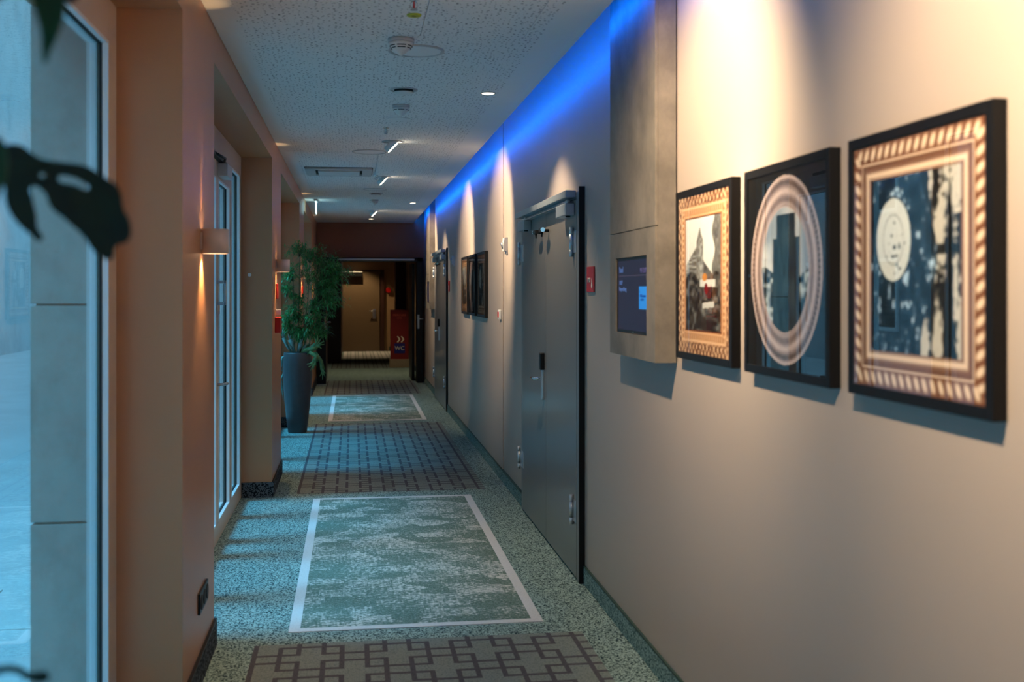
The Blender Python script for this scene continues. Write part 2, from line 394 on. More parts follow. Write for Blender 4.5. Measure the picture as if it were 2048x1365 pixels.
# left wall: piers and the bulkhead over the window bays
for i, (a, b_) in enumerate(PIERS):
    struct('wall_left', MB().box(-.90, XL, a, b_, 0, 2.60), M['wall_l'], ['tan pier beside the camera on the left', 'nearest tan pier with the wall light and socket', 'second tan pier with wall light and red alarm', 'third tan pier behind the tall plant', 'last tan pier before the black doorway'][i])
    o = MB().box(XL, XL+.012, a-.012, b_+.012, 0, .115).box(XW+.002, XL, a-.012, a, 0, .115).build('baseboard_left', M['skirt_dark'])
    tag(o, 'dark speckled skirting round '+['the pier beside the camera', 'the nearest pier', 'the second pier', 'the third pier', 'the last pier'][i], kind='structure')
    MB().box(XL, XL+.013, a-.013, b_+.012, .115, .121).build('top_edge', M['black'], o)
struct('wall_left', MB().box(-1.135, XL, Y0, YE, 2.60, ZT), M['wall_l'], 'tan bulkhead over the window bays on the left')
struct('wall_left', MB().box(-.90, XL, Y0, -1.6, 0, 2.60), M['wall_l'], 'tan wall far behind on the left')

# ceiling boards with open joints; the right edge stops short of the wall to form the light cove
cl = struct('ceiling', MB().box(XL, 1.34, Y0, YE, ZT, ZT+.06), M['ceil_smooth'], 'perforated white ceiling over the corridor')
def panel(x0, x1, y0, y1): MB().box(x0+.0015, x1-.0015, y0+.0015, y1-.0015, ZC, ZC+.035).build('ceiling_board', M['ceil'], cl)
ys = [Y0, -.2, 2.35, 5.08, 9.5, 11.32, 14.1, YE]
for a, b_ in zip(ys, ys[1:]):
    xs = [XL, .31, .79, 1.05] if b_ < 5.2 and a > 2 else ([XL, .22, 1.05] if a in (9.5, 2.35) else [XL, 1.05])
    for c, d in zip(xs, xs[1:]): panel(c, d, a, b_)
struct('trim_1', MB().box(1.03, 1.052, Y0, YE, ZC+.036, ZC+.06), M['ceil_smooth'], 'raised rim of the ceiling beside the blue light cove')
o = MB().box(1.052, 1.062, Y0+.2, YE-.05, 2.785, 2.815).build('led_strip', M['led']); tag(o, 'blue LED strip light along the cove above the right wall', 'light strip')

# end wall with the black doorway
e = MB(); e.box(-1.0, XL+.01, YE, YE+.12, 0, ZT).box(XL, 1.34, YE, YE+.12, 2.15, ZT).box(1.19, 1.34, YE, YE+.12, 0, 2.15)
struct('wall_end', e, M['wall_end'], 'dark brown wall over the black doorway at the corridor end')
d3 = thing('door_3', (.3, 18.95, 0), 'black framed open doorway at the far end of the corridor', kind='structure')
MB().box(-.605, -.444, 18.9, YE+.12, 0, 2.15, .004).build('jamb', M['black'], d3)
MB().box(1.095, 1.19, 18.9, YE+.12, 0, 2.15, .004).build('jamb', M['black'], d3)
MB().box(-.605, 1.19, 18.9, YE+.12, 2.083, 2.15, .004).build('header', M['black'], d3)
MB().box(-.25, 1.05, 18.87, 18.9, 2.098, 2.128, .003).build('closer_rail', M['alu'], d3)
lf = MB().box(1.03, 1.08, 19.34, 20.25, .01, 2.06, .003).build('open_door_leaf', M['black'], d3)
lf = MB().box(-.50, -.45, 19.34, 20.2, .01, 2.06, .003).build('open_door_leaf', M['black'], d3)
h = MB(); h.box(1.100, 1.135, 18.892, 18.9, .93, 1.17, .002); h.cyl((1.12, 18.89, 1.10), (1.12, 18.84, 1.10), .009, n=12).cyl((1.12, 18.845, 1.10), (1.20, 18.845, 1.10), .009, n=12); h.build('lock_plate', M['steel'], d3)
h = MB(); h.box(-.47, -.447, 18.892, 18.9, .90, 1.14, .002); h.cyl((-.458, 18.89, 1.05), (-.458, 18.84, 1.05), .009, n=12).cyl((-.458, 18.845, 1.05), (-.36, 18.845, 1.05), .010, n=12); h.build('door_handle', M['chrome'], d3)

# hall beyond the doorway
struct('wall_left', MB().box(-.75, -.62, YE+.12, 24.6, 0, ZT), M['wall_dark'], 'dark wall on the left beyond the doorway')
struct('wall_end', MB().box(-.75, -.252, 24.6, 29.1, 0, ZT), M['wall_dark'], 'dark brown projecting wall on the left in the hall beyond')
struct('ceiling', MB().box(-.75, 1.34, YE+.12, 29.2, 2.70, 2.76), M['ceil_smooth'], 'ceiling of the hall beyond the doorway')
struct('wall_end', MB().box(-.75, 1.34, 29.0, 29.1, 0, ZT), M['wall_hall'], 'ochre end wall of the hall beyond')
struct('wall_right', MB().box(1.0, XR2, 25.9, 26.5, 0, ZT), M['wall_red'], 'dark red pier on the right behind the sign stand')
MBs = MB().box(.95, 1.24, 28.985, 28.99, 0, .12)
o = MBs.build('baseboard_end', M['darkgreen']); tag(o, 'dark green skirting on the far end wall', kind='structure')
d4 = thing('door_4', (.24, 28.95, 0), 'plain brown door in the far end wall with arm closer', kind='structure')
MB().box(-.25, .70, 28.95, 28.985, .01, 2.07, .004).build('door_leaf', plain('brown_flat_door', (0.15, 0.10, 0.055), .45), d4)
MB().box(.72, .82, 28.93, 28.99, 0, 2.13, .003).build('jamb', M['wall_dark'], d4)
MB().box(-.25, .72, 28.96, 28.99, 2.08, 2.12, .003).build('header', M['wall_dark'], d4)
MB().box(-.26, .25, 28.80, 28.95, 1.95, 2.06, .006).build('door_closer', M['black'], d4)
MB().box(-.26, .25, 28.79, 28.95, 2.06, 2.085, .004).build('closer_lit_top', M['white_grey'], d4)  # pale slab paints the lamplit top of the closer
h = MB().box(.52, .60, 28.93, 28.95, .85, 1.10, .004); h.cyl((.56, 28.93, 1.05), (.56, 28.87, 1.05), .012, n=12).cyl((.57, 28.87, 1.05), (.43, 28.87, 1.05), .013, n=12); h.build('door_handle', M['steel'], d4)
o = MB().cyl((.934, 28.99, 1.593), (.934, 28.93, 1.593), .075, .06, n=28).build('alarm_sounder', M['red']); tag(o, 'round red alarm sounder on the far end wall beside the brown door', 'alarm')
o = MB().box(1.205, XR2, 22.6, 23.6, 1.30, 1.95, .004).build('framed_picture', M['frame_black']); tag(o, 'dark framed picture on the ochre wall seen through the doorway', 'picture')

# totem sign with WC
t = thing('sign_stand', (.96, 22.85, 0), 'tall red board sign with white chevrons and blue WC square on a plinth', 'sign')
MB().box(.755, 1.177, 22.70, 23.05, 0, .167, .008).build('plinth', M['plinth'], t)
bd = MB().box(.776, 1.146, 22.80, 22.95, .167, 1.188, .004).build('board', M['red_board'], t)
sq = MB().box(.855, 1.072, 22.795, 22.80, .29, .495).build('blue_square', M['navy'], t)
for cx in (.905, .985):
    c = MB(); 
    c.prism([(cx, .64), (cx+.03, .64), (cx+.075, .58), (cx+.03, .52), (cx, .52), (cx+.045, .58)], 'y', 22.794, 22.80); c.build('chevron', M['print_white'], t)
def text(s, size, loc, facing, mat, name, parent, ext=.0006, align='CENTER', sx=1.0):
    cu = bpy.data.curves.new(name, 'FONT'); cu.body = s; cu.size = size; cu.extrude = ext; cu.align_x = align; cu.align_y = 'CENTER'
    to = bpy.data.objects.new(name, cu); COL.objects.link(to)
    dg = bpy.context.evaluated_depsgraph_get(); me = bpy.data.meshes.new_from_object(to.evaluated_get(dg))
    bpy.data.objects.remove(to)
    if facing == '-Y': R = Matrix(((1, 0, 0), (0, 0, -1), (0, 1, 0)))
    else: R = Matrix(((0, 0, -1), (-1, 0, 0), (0, 1, 0)))          # facing -X, reading towards -Y
    me.transform(R.to_4x4() @ Matrix.Diagonal((sx, 1, 1, 1))); me.transform(Matrix.Translation(loc))
    me.materials.clear(); me.materials.append(mat); me.name = name
    return link(name, me, parent)
text('WC', .115, (.963, 22.792, .392), '-Y', M['print_white'], 'lettering', t)
text('MERCURE', .062, (.961, 22.797, 1.075), '-Y', M['print_pink'], 'lettering', t)
text('HOTEL', .035, (.961, 22.797, 1.015), '-Y', M['print_pink'], 'lettering', t)

# ------------------------------------------------------------------ windows in the left bays
def window(n, y0, y1, mull, label, door=False):
    t = thing('window_%d' % n, (XW, (y0+y1)/2, 0), label, kind='structure')
    xo = -.91; zt = 2.60; top = 2.45; bot = .115; jw = .128
    MB().frame_yz(xo, XW, y0, y1, 0, zt, jw, .003, wb=bot, wt=zt-top).build('window_frame', M['win_frame'], t)
    edges = [y0+jw]+[q for mm in mull for q in (mm-.065, mm+.065)]+[y1-jw]
    for mm in mull: MB().box(xo, XW, mm-.065, mm+.065, bot, top, .003).build('mullion', M['win_frame'], t)
    for i in range(0, len(edges), 2):
        a, b_ = edges[i], edges[i+1]; zt2 = top
        if door and i in (2, 4, 6):
            zt2 = 2.29; MB().box(xo, XW, a, b_, 2.29, top, .003).build('transom', M['win_frame'], t)
        MB().frame_yz(-.859, XW+.001, a, b_, bot, zt2, .012).build('glazing_bead', M['bead'], t)
        MB().frame_yz(-.869, -.859, a, b_, bot, zt2, .014).build('gasket', M['gasket'], t)
        MB().frame_yz(xo-.001, -.877, a, b_, bot, zt2, .010).build('outer_bead', M['bead'], t)
        MB().box(-.876, -.870, a+.002, b_-.002, bot+.002, zt2-.002).build('pane', M['glass'], t)
    if door:
        MB().box(XW, XW+.055, 7.085, 7.105, 1.625, 1.645, .002).box(XW+.043, XW+.058, 7.085, 7.105, 1.49, 1.645, .002).box(XW, XW+.055, 7.085, 7.105, 1.49, 1.51, .002).build('pull_handle', M['steel'], t)
        MB().box(XW, XW+.010, 7.05, 7.15, 1.43, 1.49, .003).build('lock_plate', M['steel'], t)
        MB().tube([(XW, 7.10, .99), (XW+.04, 7.10, .99), (XW+.046, 7.13, .99), (XW+.046, 7.24, .985)], .010, 10).build('lever_handle', M['steel'], t)
        MB().box(XW, XW+.062, 7.12, 7.40, 2.305, 2.385, .004).build('door_closer', M['white_grey'], t)
        MB().box(XW, XW+.03, 6.6, 7.42, 2.395, 2.415, .002).tube([(XW+.03, 7.2, 2.39), (XW+.06, 7.0, 2.40), (XW+.02, 6.75, 2.41)], .008, 8).build('closer_arm', M['black'], t)
window(1, -.4, 4.118, [1.1, 2.35], 'near window with frame coloured tan as by room light and black gasket at left edge')
window(2, 5.035, 8.60, [5.78, 6.70, 7.10, 7.85], 'glazed door and side lights between the two nearest piers', True)
window(3, 9.67, 13.0, [10.5, 12.1], 'window bay behind the tall plant pot')
window(4, 14.2, 16.75, [15.4], 'last window bay before the black doorway')

# stone faced outer piers
for i, (a, b_) in enumerate(PIERS):
    o = MB().box(-1.12, -.905, a+.02, b_-.02, -.3, 2.60).build('facade_pier', M['ext_stone'])
    tag(o, 'stone clad outer pier seen through the window, '+['beside the camera', 'right of the near window', 'behind the second pier', 'behind the plant', 'at the corridor end'][i], kind='structure')
    z = -.3
    for zz in (.75, 1.53, 2.598):
        MB().box(-1.135, -.905, a, b_, z+.004, zz-.004, .003).build('stone_block', M['ext_stone'], o); z = zz

# outside: paving slabs and the building opposite
gd = struct('floor', MB().box(-9.4, -.93, -14, 36, -.20, -.13), M['pave'], 'paved courtyard outside the windows')
k = 0
for i in range(8):
    for j in range(12):
        MB().box(-1.16-.8*(i+1)+.006, -1.16-.8*i-.006, -3+.8*j+.006, -3+.8*(j+1)-.006, -.13, -.115).build('paving_slab', M['pave'], gd)
bl = thing('opposite_building', (-9.2, 8, -.13), 'blue grey rendered building across the courtyard, seen blurred through the window', kind='structure')
MB().box(-9.6, -9.2, -14, 36, -.13, 12.0).build('wall', M['ext_wall'], bl)
for r in range(4):
    for j in range(9):
        y = -10+j*4.6
        f = MB().frame_yz(-9.22, -9.15, y, y+1.5, .7+r*2.6, 2.3+r*2.6, .08).build('window_frame', M['bead'], bl)
        MB().box(-9.21, -9.19, y+.08, y+1.42, .78+r*2.6, 2.22+r*2.6).build('pane', M['black'], f)

# ------------------------------------------------------------------ double doors on the right
def doors(n, y0, xw, label):
    t = thing('door_%d' % n, (1.21, y0+1.02, 0), label, kind='structure')
    X = 1.21
    MB().box(X-.002, xw, y0, y0+.014, 0, 2.144).build('edge_strip', M['black'], t)
    MB().box(X, xw, y0+.014, y0+.076, 0, 2.12, .002).box(X, xw, y0+1.985, y0+2.05, 0, 2.12, .002).box(X, xw, y0+.076, y0+1.985, 2.085, 2.12, .002).build('door_frame', M['door_edge'], t)
    MB().box(X+.012, xw, y0+.07, y0+1.99, 0, 2.09).build('rebate', M['black_matt'], t)
    l1 = MB().box(X-.001, X+.02, y0+.080, y0+1.029, .012, 2.082, .002).build('door_leaf', M['door_grey'], t)
    l2 = MB().box(X-.001, X+.02, y0+1.033, y0+1.981, .012, 2.082, .002).build('door_leaf', M['door_grey'], t)
    # slide rail and two closers
    MB().box(X-.060, X-.002, y0+.09, y0+1.03, 2.092, 2.130, .003).build('slide_rail', M['alu'], t)
    MB().box(X-.060, X-.002, y0+1.034, y0+1.98, 2.092, 2.130, .003).build('slide_rail', M['alu'], t)
    MB().prism([(X-.045, 2.063), (X-.003, 2.063), (X-.003, 2.092), (X-.02, 2.092)], 'y', y0+.3, y0+1.75).build('rail_lip', M['alu'], t)
    for a, q in ((.12, l1), (1.60, l2)):
        MB().box(X-.055, X-.002, y0+a, y0+a+.29, 1.995, 2.062, .006, 3).build('door_closer', M['alu'], q)
        MB().box(X-.040, X-.025, y0+a+.02, y0+a+.36, 2.066, 2.078, .002).cyl((X-.032, y0+a+.04, 2.06), (X-.032, y0+a+.04, 2.085), .013, n=14).build('closer_arm', M['steel'], q)
        MB().cyl((X-.030, y0+a+.05, 1.995), (X-.030, y0+a+.05, 1.988), .014, n=16).build('spindle', M['black'], q)
    for yy, q, s in ((y0+.165, l1, -1), (y0+1.895+.20, l2, 1)):
        for zz in (.37, 1.85):
            b0 = MB().cyl((X-.012, yy, zz-.082), (X-.012, yy, zz-.044), .0115, n=16).cyl((X-.012, yy, zz-.043), (X-.012, yy, zz+.043), .0115, n=16).cyl((X-.012, yy, zz+.044), (X-.012, yy, zz+.082), .0115, n=16)
            b0.box(X-.004, X, min(yy, yy-.085 if s < 0 else yy-.14), max(yy, yy), zz-.06, zz+.06, .001); b0.build('hinge', M['steel'], q)
    # lever handle with electronic reader on the farther leaf, next to the seam
    MB().box(X-.018, X, y0+1.085, y0+1.125, .885, 1.085, .004).build('lock_plate', M['steel'], l2)
    MB().box(X-.030, X, y0+1.080, y0+1.130, 1.075, 1.185, .008, 3).build('card_reader', M['black'], l2)
    MB().tube([(X-.01, y0+1.105, 1.02), (X-.055, y0+1.105, 1.02), (X-.062, y0+1.13, 1.02), (X-.062, y0+1.245, 1.018)], [.010, .010, .010, .009], 12).build('door_handle', M['chrome'], l2)
    # bolts with chrome pads by the seam
    for q, y, s in ((l1, y0+.93, -1), (l2, y0+1.15, 1)):
        MB().cyl((X, y, 1.955), (X-.05, y, 1.955), .010, n=12).box(X-.058, X-.034, y-.045, y+.045, 1.945, 1.968, .003).cyl((X-.045, y, 1.945), (X-.045, y, 1.915), .007, .004, n=10).build('door_stop', M['black'], q)
        MB().cyl((X-.046, y+.05*s, 1.957), (X-.050, y+.062*s, 1.957), .014, n=20).build('stop_pad', M['chrome'], q)
    return t
doors(1, 5.812, XR, 'nearer grey double door in a black edged frame, left of the screen column')
doors(2, 14.33, XR2, 'farther grey double door with black edge, beyond the three small pictures')

# ------------------------------------------------------------------ screen columns clad in stone
def column(y0, label):
    t = thing('stone_column', (1.19, y0+.37, 1.3), label, 'column'); y1 = y0+.748; X = 1.151
    MB().box(X+.012, XR2, y0, y1, 1.302, 2.98).build('body', M['slate'], t)
    MB().box(X, X+.0115, y0, y1, 1.833, 2.98, .001).build('front_panel', M['slate'], t)
    a, b_, c, d = y0+.125, y0+.640, 1.400, 1.722
    f = MB().box(X, X+.0115, y0, a, 1.302, 1.829).box(X, X+.0115, b_, y1, 1.302, 1.829).box(X, X+.0115, a, b_, 1.302, c).box(X, X+.0115, a, b_, d, 1.829)
    f.build('front_panel', M['slate'], t)
    s = thing('wall_screen', (1.16, (a+b_)/2, c), label='', cat='screen')
    return t, s, (a, b_, c, d)
def screen(s, q, label, full=True):
    a, b_, c, d = q; X = 1.156; s['label'] = label
    MB().frame_yz(X+.001, X+.0065, a+.001, b_-.001, c+.001, d-.001, .012, .001).build('bezel', M['black'], s)
    # screen picture: painted colours of the lit display
    m_, nt_, b = newmat('dark_display'); b.inputs['Base Color'].default_value = (.004, .004, .008, 1); b.inputs['Roughness'].default_value = .35; b.inputs['Specular IOR Level'].default_value = .12
    b.inputs['Emission Color'].default_value = (0.020, 0.017, 0.040, 1); b.inputs['Emission Strength'].default_value = .75
    MB().box(X+.003, X+.0062, a+.012, b_-.012, c+.012, d-.012).build('display', m_, s)
    blue = emis('display_blue', (.012, .14, .42), .9); dim = emis('display_text', (.05, .10, .26), .8); dk = emis('display_dark_blue', (.004, .05, .22), .7)
    xf = X+.0028
    if full:
        text('Basel', .036, (xf, b_-.035, d-.052), '-X', dim, 'lettering', s, align='LEFT', sx=.95)
        text('Mi 12:07', .028, (xf, a+.030, d-.060), '-X', emis('display_lilac', (.06, .05, .14), .8), 'lettering', s, align='RIGHT')
        MB().box(xf, xf+.0004, a+.025, b_-.03, d-.079, d-.0775).build('rule', emis('display_rule', (.09, .07, .12), .6), s)
        text('10:07', .027, (xf, b_-.035, d-.108), '-X', dim, 'lettering', s, align='LEFT')
        text('Besprechung', .027, (xf, b_-.035, d-.135), '-X', dim, 'lettering', s, align='LEFT', sx=.9)
        MB().box(xf, xf+.0006, a+.018, a+.145, c+.105, c+.198).build('blue_tile', blue, s)
        text('i', .014, (xf-.001, a+.132, c+.178), '-X', dk, 'lettering', s)
        text('Willkommen', .017, (xf-.001, a+.082, c+.160), '-X', dk, 'lettering', s)
        text('im Hotel', .014, (xf-.001, a+.092, c+.145), '-X', dk, 'lettering', s)
    MB().cyl((X-.001, (a+b_)/2-.03, c+.006), (X+.001, (a+b_)/2-.03, c+.006), .003, n=10).build('indicator', M['chrome'], s)
ct, cs, cq = column(4.105, 'nearer taupe stone column with a built-in screen, beside the pictures')
screen(cs, cq, 'dark lit display with blue tile set into the nearer stone column')
ct, cs, cq = column(16.6, 'farther stone column near the black doorway')
screen(cs, cq, 'small dark display set into the farther stone column', False)

# ------------------------------------------------------------------ pictures
def s2l(c): c = np.clip(c, 0, 1); return np.where(c <= .04045, c/12.92, ((c+.055)/1.055)**2.4)
def vnoise(u, v, fu, fv, seed):
    r = np.random.RandomState(seed); g = r.rand(int(fv)+2, int(fu)+2)
    x = u*fu; y = v*fv; x0 = np.floor(x).astype(int); y0 = np.floor(y).astype(int)
    x0 = np.clip(x0, 0, g.shape[1]-2); y0 = np.clip(y0, 0, g.shape[0]-2)
    fx = x-x0; fy = y-y0; fx = fx*fx*(3-2*fx); fy = fy*fy*(3-2*fy)
    return (g[y0, x0]*(1-fx)+g[y0, x0+1]*fx)*(1-fy)+(g[y0+1, x0]*(1-fx)+g[y0+1, x0+1]*fx)*fy
def lerp(a, b, t): return np.asarray(a)+(np.asarray(b)-np.asarray(a))*t[..., None]
def sm(e0, e1, x): t = np.clip((x-e0)/(e1-e0), 0, 1); return t*t*(3-2*t)
def goldframe(u, v, style):
    """distance from the nearest edge and position along it -> carved moulding print"""
    du = np.minimum(u, 1-u); dv = np.minimum(v, 1-v); d = np.minimum(du, dv)
    along = np.where(du < dv, v, u)
    cream = np.array([.98, .86, .74]); gold = np.array([.86, .58, .36]); brown = np.array([.34, .17, .10])
    if style == 'ornate':
        a = np.sin(along*2*np.pi*15)*np.sin(d*2*np.pi*14+.6); n = vnoise(u, v, 90, 90, 3)
        t1 = np.clip(.55+.55*a+(n-.5)*.9, 0, 1)
        c = lerp(brown, cream, t1)
        beads = np.clip(.5+.6*np.sin(along*2*np.pi*26)*np.sin((d-.085)*np.pi/.04), 0, 1)
        c2 = lerp(gold, cream, sm(.0, 1, .5+.5*np.sin((d-.07)*2*np.pi/.045)))
        k = sm(.066, .076, d)[..., None]; c = c*(1-k)+c2*k
        k = (sm(.088, .092, d)*(1-sm(.126, .130, d)))[..., None]; c = c*(1-k)+lerp(gold*.8, cream, beads)*k
        k = (sm(.14, .143, d)*(1-sm(.150, .153, d)))[..., None]; c = c*(1-k)+brown*1.2*k
        return c*np.array([1, .93, .85]), d
    rope = .5+.5*np.sin(along*2*np.pi*17+(d/.075)*3.4)
    c = lerp(brown*1.15, cream, np.clip(rope*1.25*np.sin(np.clip((d-.004)/.07, 0, 1)*np.pi)+.12, 0, 1))
    prof = np.clip(.62+.38*np.sin((d-.07)*2*np.pi/.05+.5), 0, 1)*(1-.75*sm(.078, .088, d)*(1-sm(.092, .1, d)))
    c2 = lerp(brown, cream, prof)
    k = sm(.072, .078, d)[..., None]; c = c*(1-k)+c2*k
    return c, d
def art1(u, v):
    c, d = goldframe(u, v, 'ornate')
    s = (u-.16)/.68; t = (v-.15)/.70                # inner picture
    p = np.ones(u.shape+(3,))*np.array([.97, .96, .94])
    grey = lambda g: np.stack([g, g, g*.98], -1)
    n = vnoise(u, v, 60, 60, 5); n2 = vnoise(u, v, 26, 40, 8)
    tw = (np.abs(s-.42) < .10+.02*(t < .55)) & (t < .80); tw |= (np.abs(s-.42) < (.92-t)*.75) & (t >= .80) & (t < .92)
    tw &= t > .35
    p = np.where(tw[..., None], grey(.34+.40*n+.1*(s > .42)), p)
    lb = (s < .32) & (t < .74-.9*np.abs(s-.3)*.6) & (t > .35); p = np.where(lb[..., None], grey(.28+.55*vnoise(u, v, 12, 90, 6)), p)
    mid = (s > .52) & (s < .8) & (t < .62-.5*(s-.52)); p = np.where(mid[..., None], grey(.25+.25*n), p)
    rt = (s > .80+.04*np.sin(t*20)) ; p = np.where(rt[..., None], grey(.30+.30*vnoise(u, v, 70, 50, 7)), p)
    low = t < .47+.05*np.sin(s*9); p = np.where(low[..., None], grey(np.clip(.10+.55*(n2-.35)+.1*n, .04, .9)), p)
    road = (t < .2) & (np.abs(s-.65) < .16); p = np.where(road[..., None], grey(.12+.5*sm(.05, .2, t)*n2), p)
    vd = (np.abs(t-.22-.05*(s-.5)) < .025) & (s > .5) & (s < .82); p = np.where(vd[..., None], grey(.85*np.ones_like(n)), p)
    wh = (np.abs(t-.42) < .03) & (s > .42) & (s < .85); p = np.where(wh[..., None], grey(.9*np.ones_like(n)), p)
    o = ((s-.56)**2/.005+(t-.47)**2/.0012) < 1; p = np.where(o[..., None], np.array([.85, .55, .25]), p)
    r = ((s-.60)**2/.0022+(t-.37)**2/.0025) < 1; p = np.where(r[..., None], np.array([.45, .05, .08]), p)
    ins = ((s > 0) & (s < 1) & (t > 0) & (t < 1))[..., None]
    return np.where(ins, p, c)
def art2(u, v):
    c = np.ones(u.shape+(3,))*np.array([.055, .06, .07])
    r = np.sqrt(((u-.5)/.455)**2+((v-.5)/.475)**2); th = np.arctan2((v-.5), (u-.5))
    a = (r-.66)/.34
    n = vnoise(u, v, 120, 120, 9)
    prof = .62+.22*np.sin(a*2*np.pi*2.1+1.2)-.45*sm(.70, .74, a)*(1-sm(.84, .9, a))*(.5+.5*np.sign(np.sin(th*95)))-.25*sm(.02, .05, a)*(1-sm(.06, .1, a))+(n-.5)*.12
    ring = lerp([.22, .15, .14], [.93, .83, .80], np.clip(prof, 0, 1))
    p = lerp([.80, .80, .80], [.52, .56, .60], sm(.3, .7, vnoise(u, v, 5, 7, 2)))
    n2 = vnoise(u, v, 30, 40, 4)
    dark = ((np.abs(u-.52) < .17) & (v < .66)) | ((np.abs(u-.52) < .12) & (v < .78)); 
    tow = lerp([.05, .10, .14], [.20, .26, .29], np.clip(vnoise(u, v, 34, 12, 12)*1.3-.2, 0, 1))
    p = np.where(dark[..., None], tow, p)
    low = (v < .50-.1*np.sin(u*20)*.2) & ~dark; p = np.where(low[..., None], lerp([.10, .13, .15], [.75, .78, .78], np.clip(n2*1.6-.4, 0, 1)), p)
    c = np.where((r < .66)[..., None], p, c); c = np.where(((r >= .66) & (r < 1))[..., None], ring, c)
    return c
def art3(u, v):
    c, d = goldframe(u, v, 'rope')
    n = vnoise(u, v, 26, 18, 21); n2 = vnoise(u, v, 60, 60, 22); st = vnoise(u, v, 30, 5, 23)
    p = lerp([.03, .05, .07], [.16, .26, .34], n)
    p = lerp(p*0+p, [.75, .78, .78], sm(.62, .82, n*.6+n2*.4)*(v < .9)) if False else p*(1)+(sm(.60, .80, n*.55+n2*.45)*.55)[..., None]
    right = u > .62-.06*np.sin(v*9); pr = lerp([.07, .07, .07], [.80, .77, .72], sm(.48, .66, st*.75+n2*.25)*(1-.9*(np.abs(v-.55) < .02)))
    p = np.where(right[..., None], pr, p)
    e = np.sqrt(((u-.345)/.138)**2+((v-.60)/.165)**2)
    dish = np.where((np.abs(e-.60) < .022)[..., None], np.array([.62, .62, .60]), np.array([.86, .86, .83]))
    bl = (vnoise(u, v, 48, 60, 33)-3.2*np.abs(v-.585+.3*(u-.345))-2.5*np.abs(u-.345) > .52); dish = np.where(bl[..., None], np.array([.12, .12, .12]), dish)
    p = np.where((e < 1)[..., None], dish, p)
    p = np.where(((e >= 1) & (e < 1.06))[..., None], np.array([.10, .16, .2]), p)
    ins = ((u > .16) & (u < .84) & (v > .15) & (v < .85))[..., None]
    return np.where(ins, p, c)
mm, nt, b = newmat('printed_photograph'); at = N(nt, 'ShaderNodeAttribute', attribute_name='print'); nt.links.new(at.outputs['Color'], b.inputs['Base Color'])
b.inputs['Roughness'].default_value = .55; b.inputs['Specular IOR Level'].default_value = .2; M['print'] = mm
def artmesh(fn, w, h, nx=230, ny=230):
    U, V = np.meshgrid(np.linspace(0, 1, nx), np.linspace(0, 1, ny))
    co = np.stack([np.zeros_like(U), (.5-U)*w, V*h], -1).reshape(-1, 3)
    idx = np.arange(nx*ny).reshape(ny, nx)
    q = np.stack([idx[:-1, :-1], idx[:-1, 1:], idx[1:, 1:], idx[1:, :-1]], -1).reshape(-1, 4)
    me = bpy.data.meshes.new('print'); me.vertices.add(len(co)); me.vertices.foreach_set('co', co.ravel())
    me.loops.add(q.size); me.loops.foreach_set('vertex_index', q.ravel()); me.polygons.add(len(q))
    me.polygons.foreach_set('loop_start', np.arange(0, q.size, 4)); me.update(calc_edges=True)
    ca = me.attributes.new('print', 'FLOAT_COLOR', 'POINT')
    col = np.ones((len(co), 4)); col[:, :3] = s2l(fn(U, V)).reshape(-1, 3); ca.data.foreach_set('color', col.ravel())
    me.materials.append(M['print']); return me
PW, PH = .62, .62; fw = .026
arts = [artmesh(f, PW-2*fw, PH-2*fw) for f in (art3, art2, art1)]
def picture(yc, ai, label, xw):
    t = thing('framed_picture', (xw, yc, 1.329), label, 'picture', None)
    MB().frame_yz(xw-.032, xw-.001, yc-PW/2, yc+PW/2, 1.329, 1.329+PH, fw, .002).build('frame', M['frame_black'], t)
    MB().box(xw-.0268, xw-.001, yc-PW/2+.01, yc+PW/2-.01, 1.339, 1.329+PH-.01).build('backing', M['black_matt'], t)
    a = bpy.data.objects.new('print', arts[ai]); COL.objects.link(a); a.location = (xw-.0275, yc, 1.329+fw); attach(a, t)
    MB().box(xw-.0300, xw-.0288, yc-PW/2+fw-.002, yc+PW/2-fw+.002, 1.329+fw-.002, 1.329+PH-fw+.002).build('glass', M['pic_glass'], t)
picture(2.255, 0, 'nearest black framed picture: rope-carved gold frame print with a white round plate', XR)
picture(2.980, 1, 'black framed picture of a lilac oval frame around a dark tower', XR)
picture(3.715, 2, 'black framed picture with ornate gold frame print beside the stone column', XR)
picture(10.35, 0, 'dark brown picture, nearest of the three small ones before the far double door', XR2)
picture(11.17, 1, 'oval frame picture, middle of the three before the far double door', XR2)
picture(11.93, 2, 'pale picture, farthest of the three before the far double door', XR2)

# ------------------------------------------------------------------ small fittings on the right wall
def magnet(y, xw, label):
    t = thing('door_magnet', (xw, y, 1.945), label, 'door holder')
    MB().prism([(xw-.030, 2.008), (xw-.001, 2.012), (xw-.001, 1.878), (xw-.012, 1.878), (xw-.012, 1.898), (xw-.034, 1.900), (xw-.038, 1.95)], 'y', y-.045, y+.045).build('body', M['white_grey'], t)
    MB().cyl((xw-.036, y, 1.948), (xw-.050, y, 1.945), .030, .024, n=24).build('pad', M['steel'], t)
magnet(4.93, XR, 'door holder magnet half hidden behind the nearer stone column')
magnet(8.82, XR, 'door holder magnet on the wall just past the nearer double door')
magnet(13.42, XR2, 'door holder magnet just before the farther double door')
magnet(17.3, XR2, 'brightly lit door holder magnet past the farther double door')
def callpoint(y, xw, label):
    t = thing('call_button', (xw, y, 1.38), label, 'button')
    MB().box(xw-.020, xw-.001, y-.04, y+.04, 1.34, 1.42, .004).build('housing', M['pipe_white'], t)
    MB().box(xw-.027, xw-.020, y-.02, y+.02, 1.355, 1.405, .003).build('button', M['red'], t)
callpoint(9.17, XR2, 'white box with red button by the vertical wall joint')
callpoint(17.75, XR2, 'white box with red button near the farther stone column')
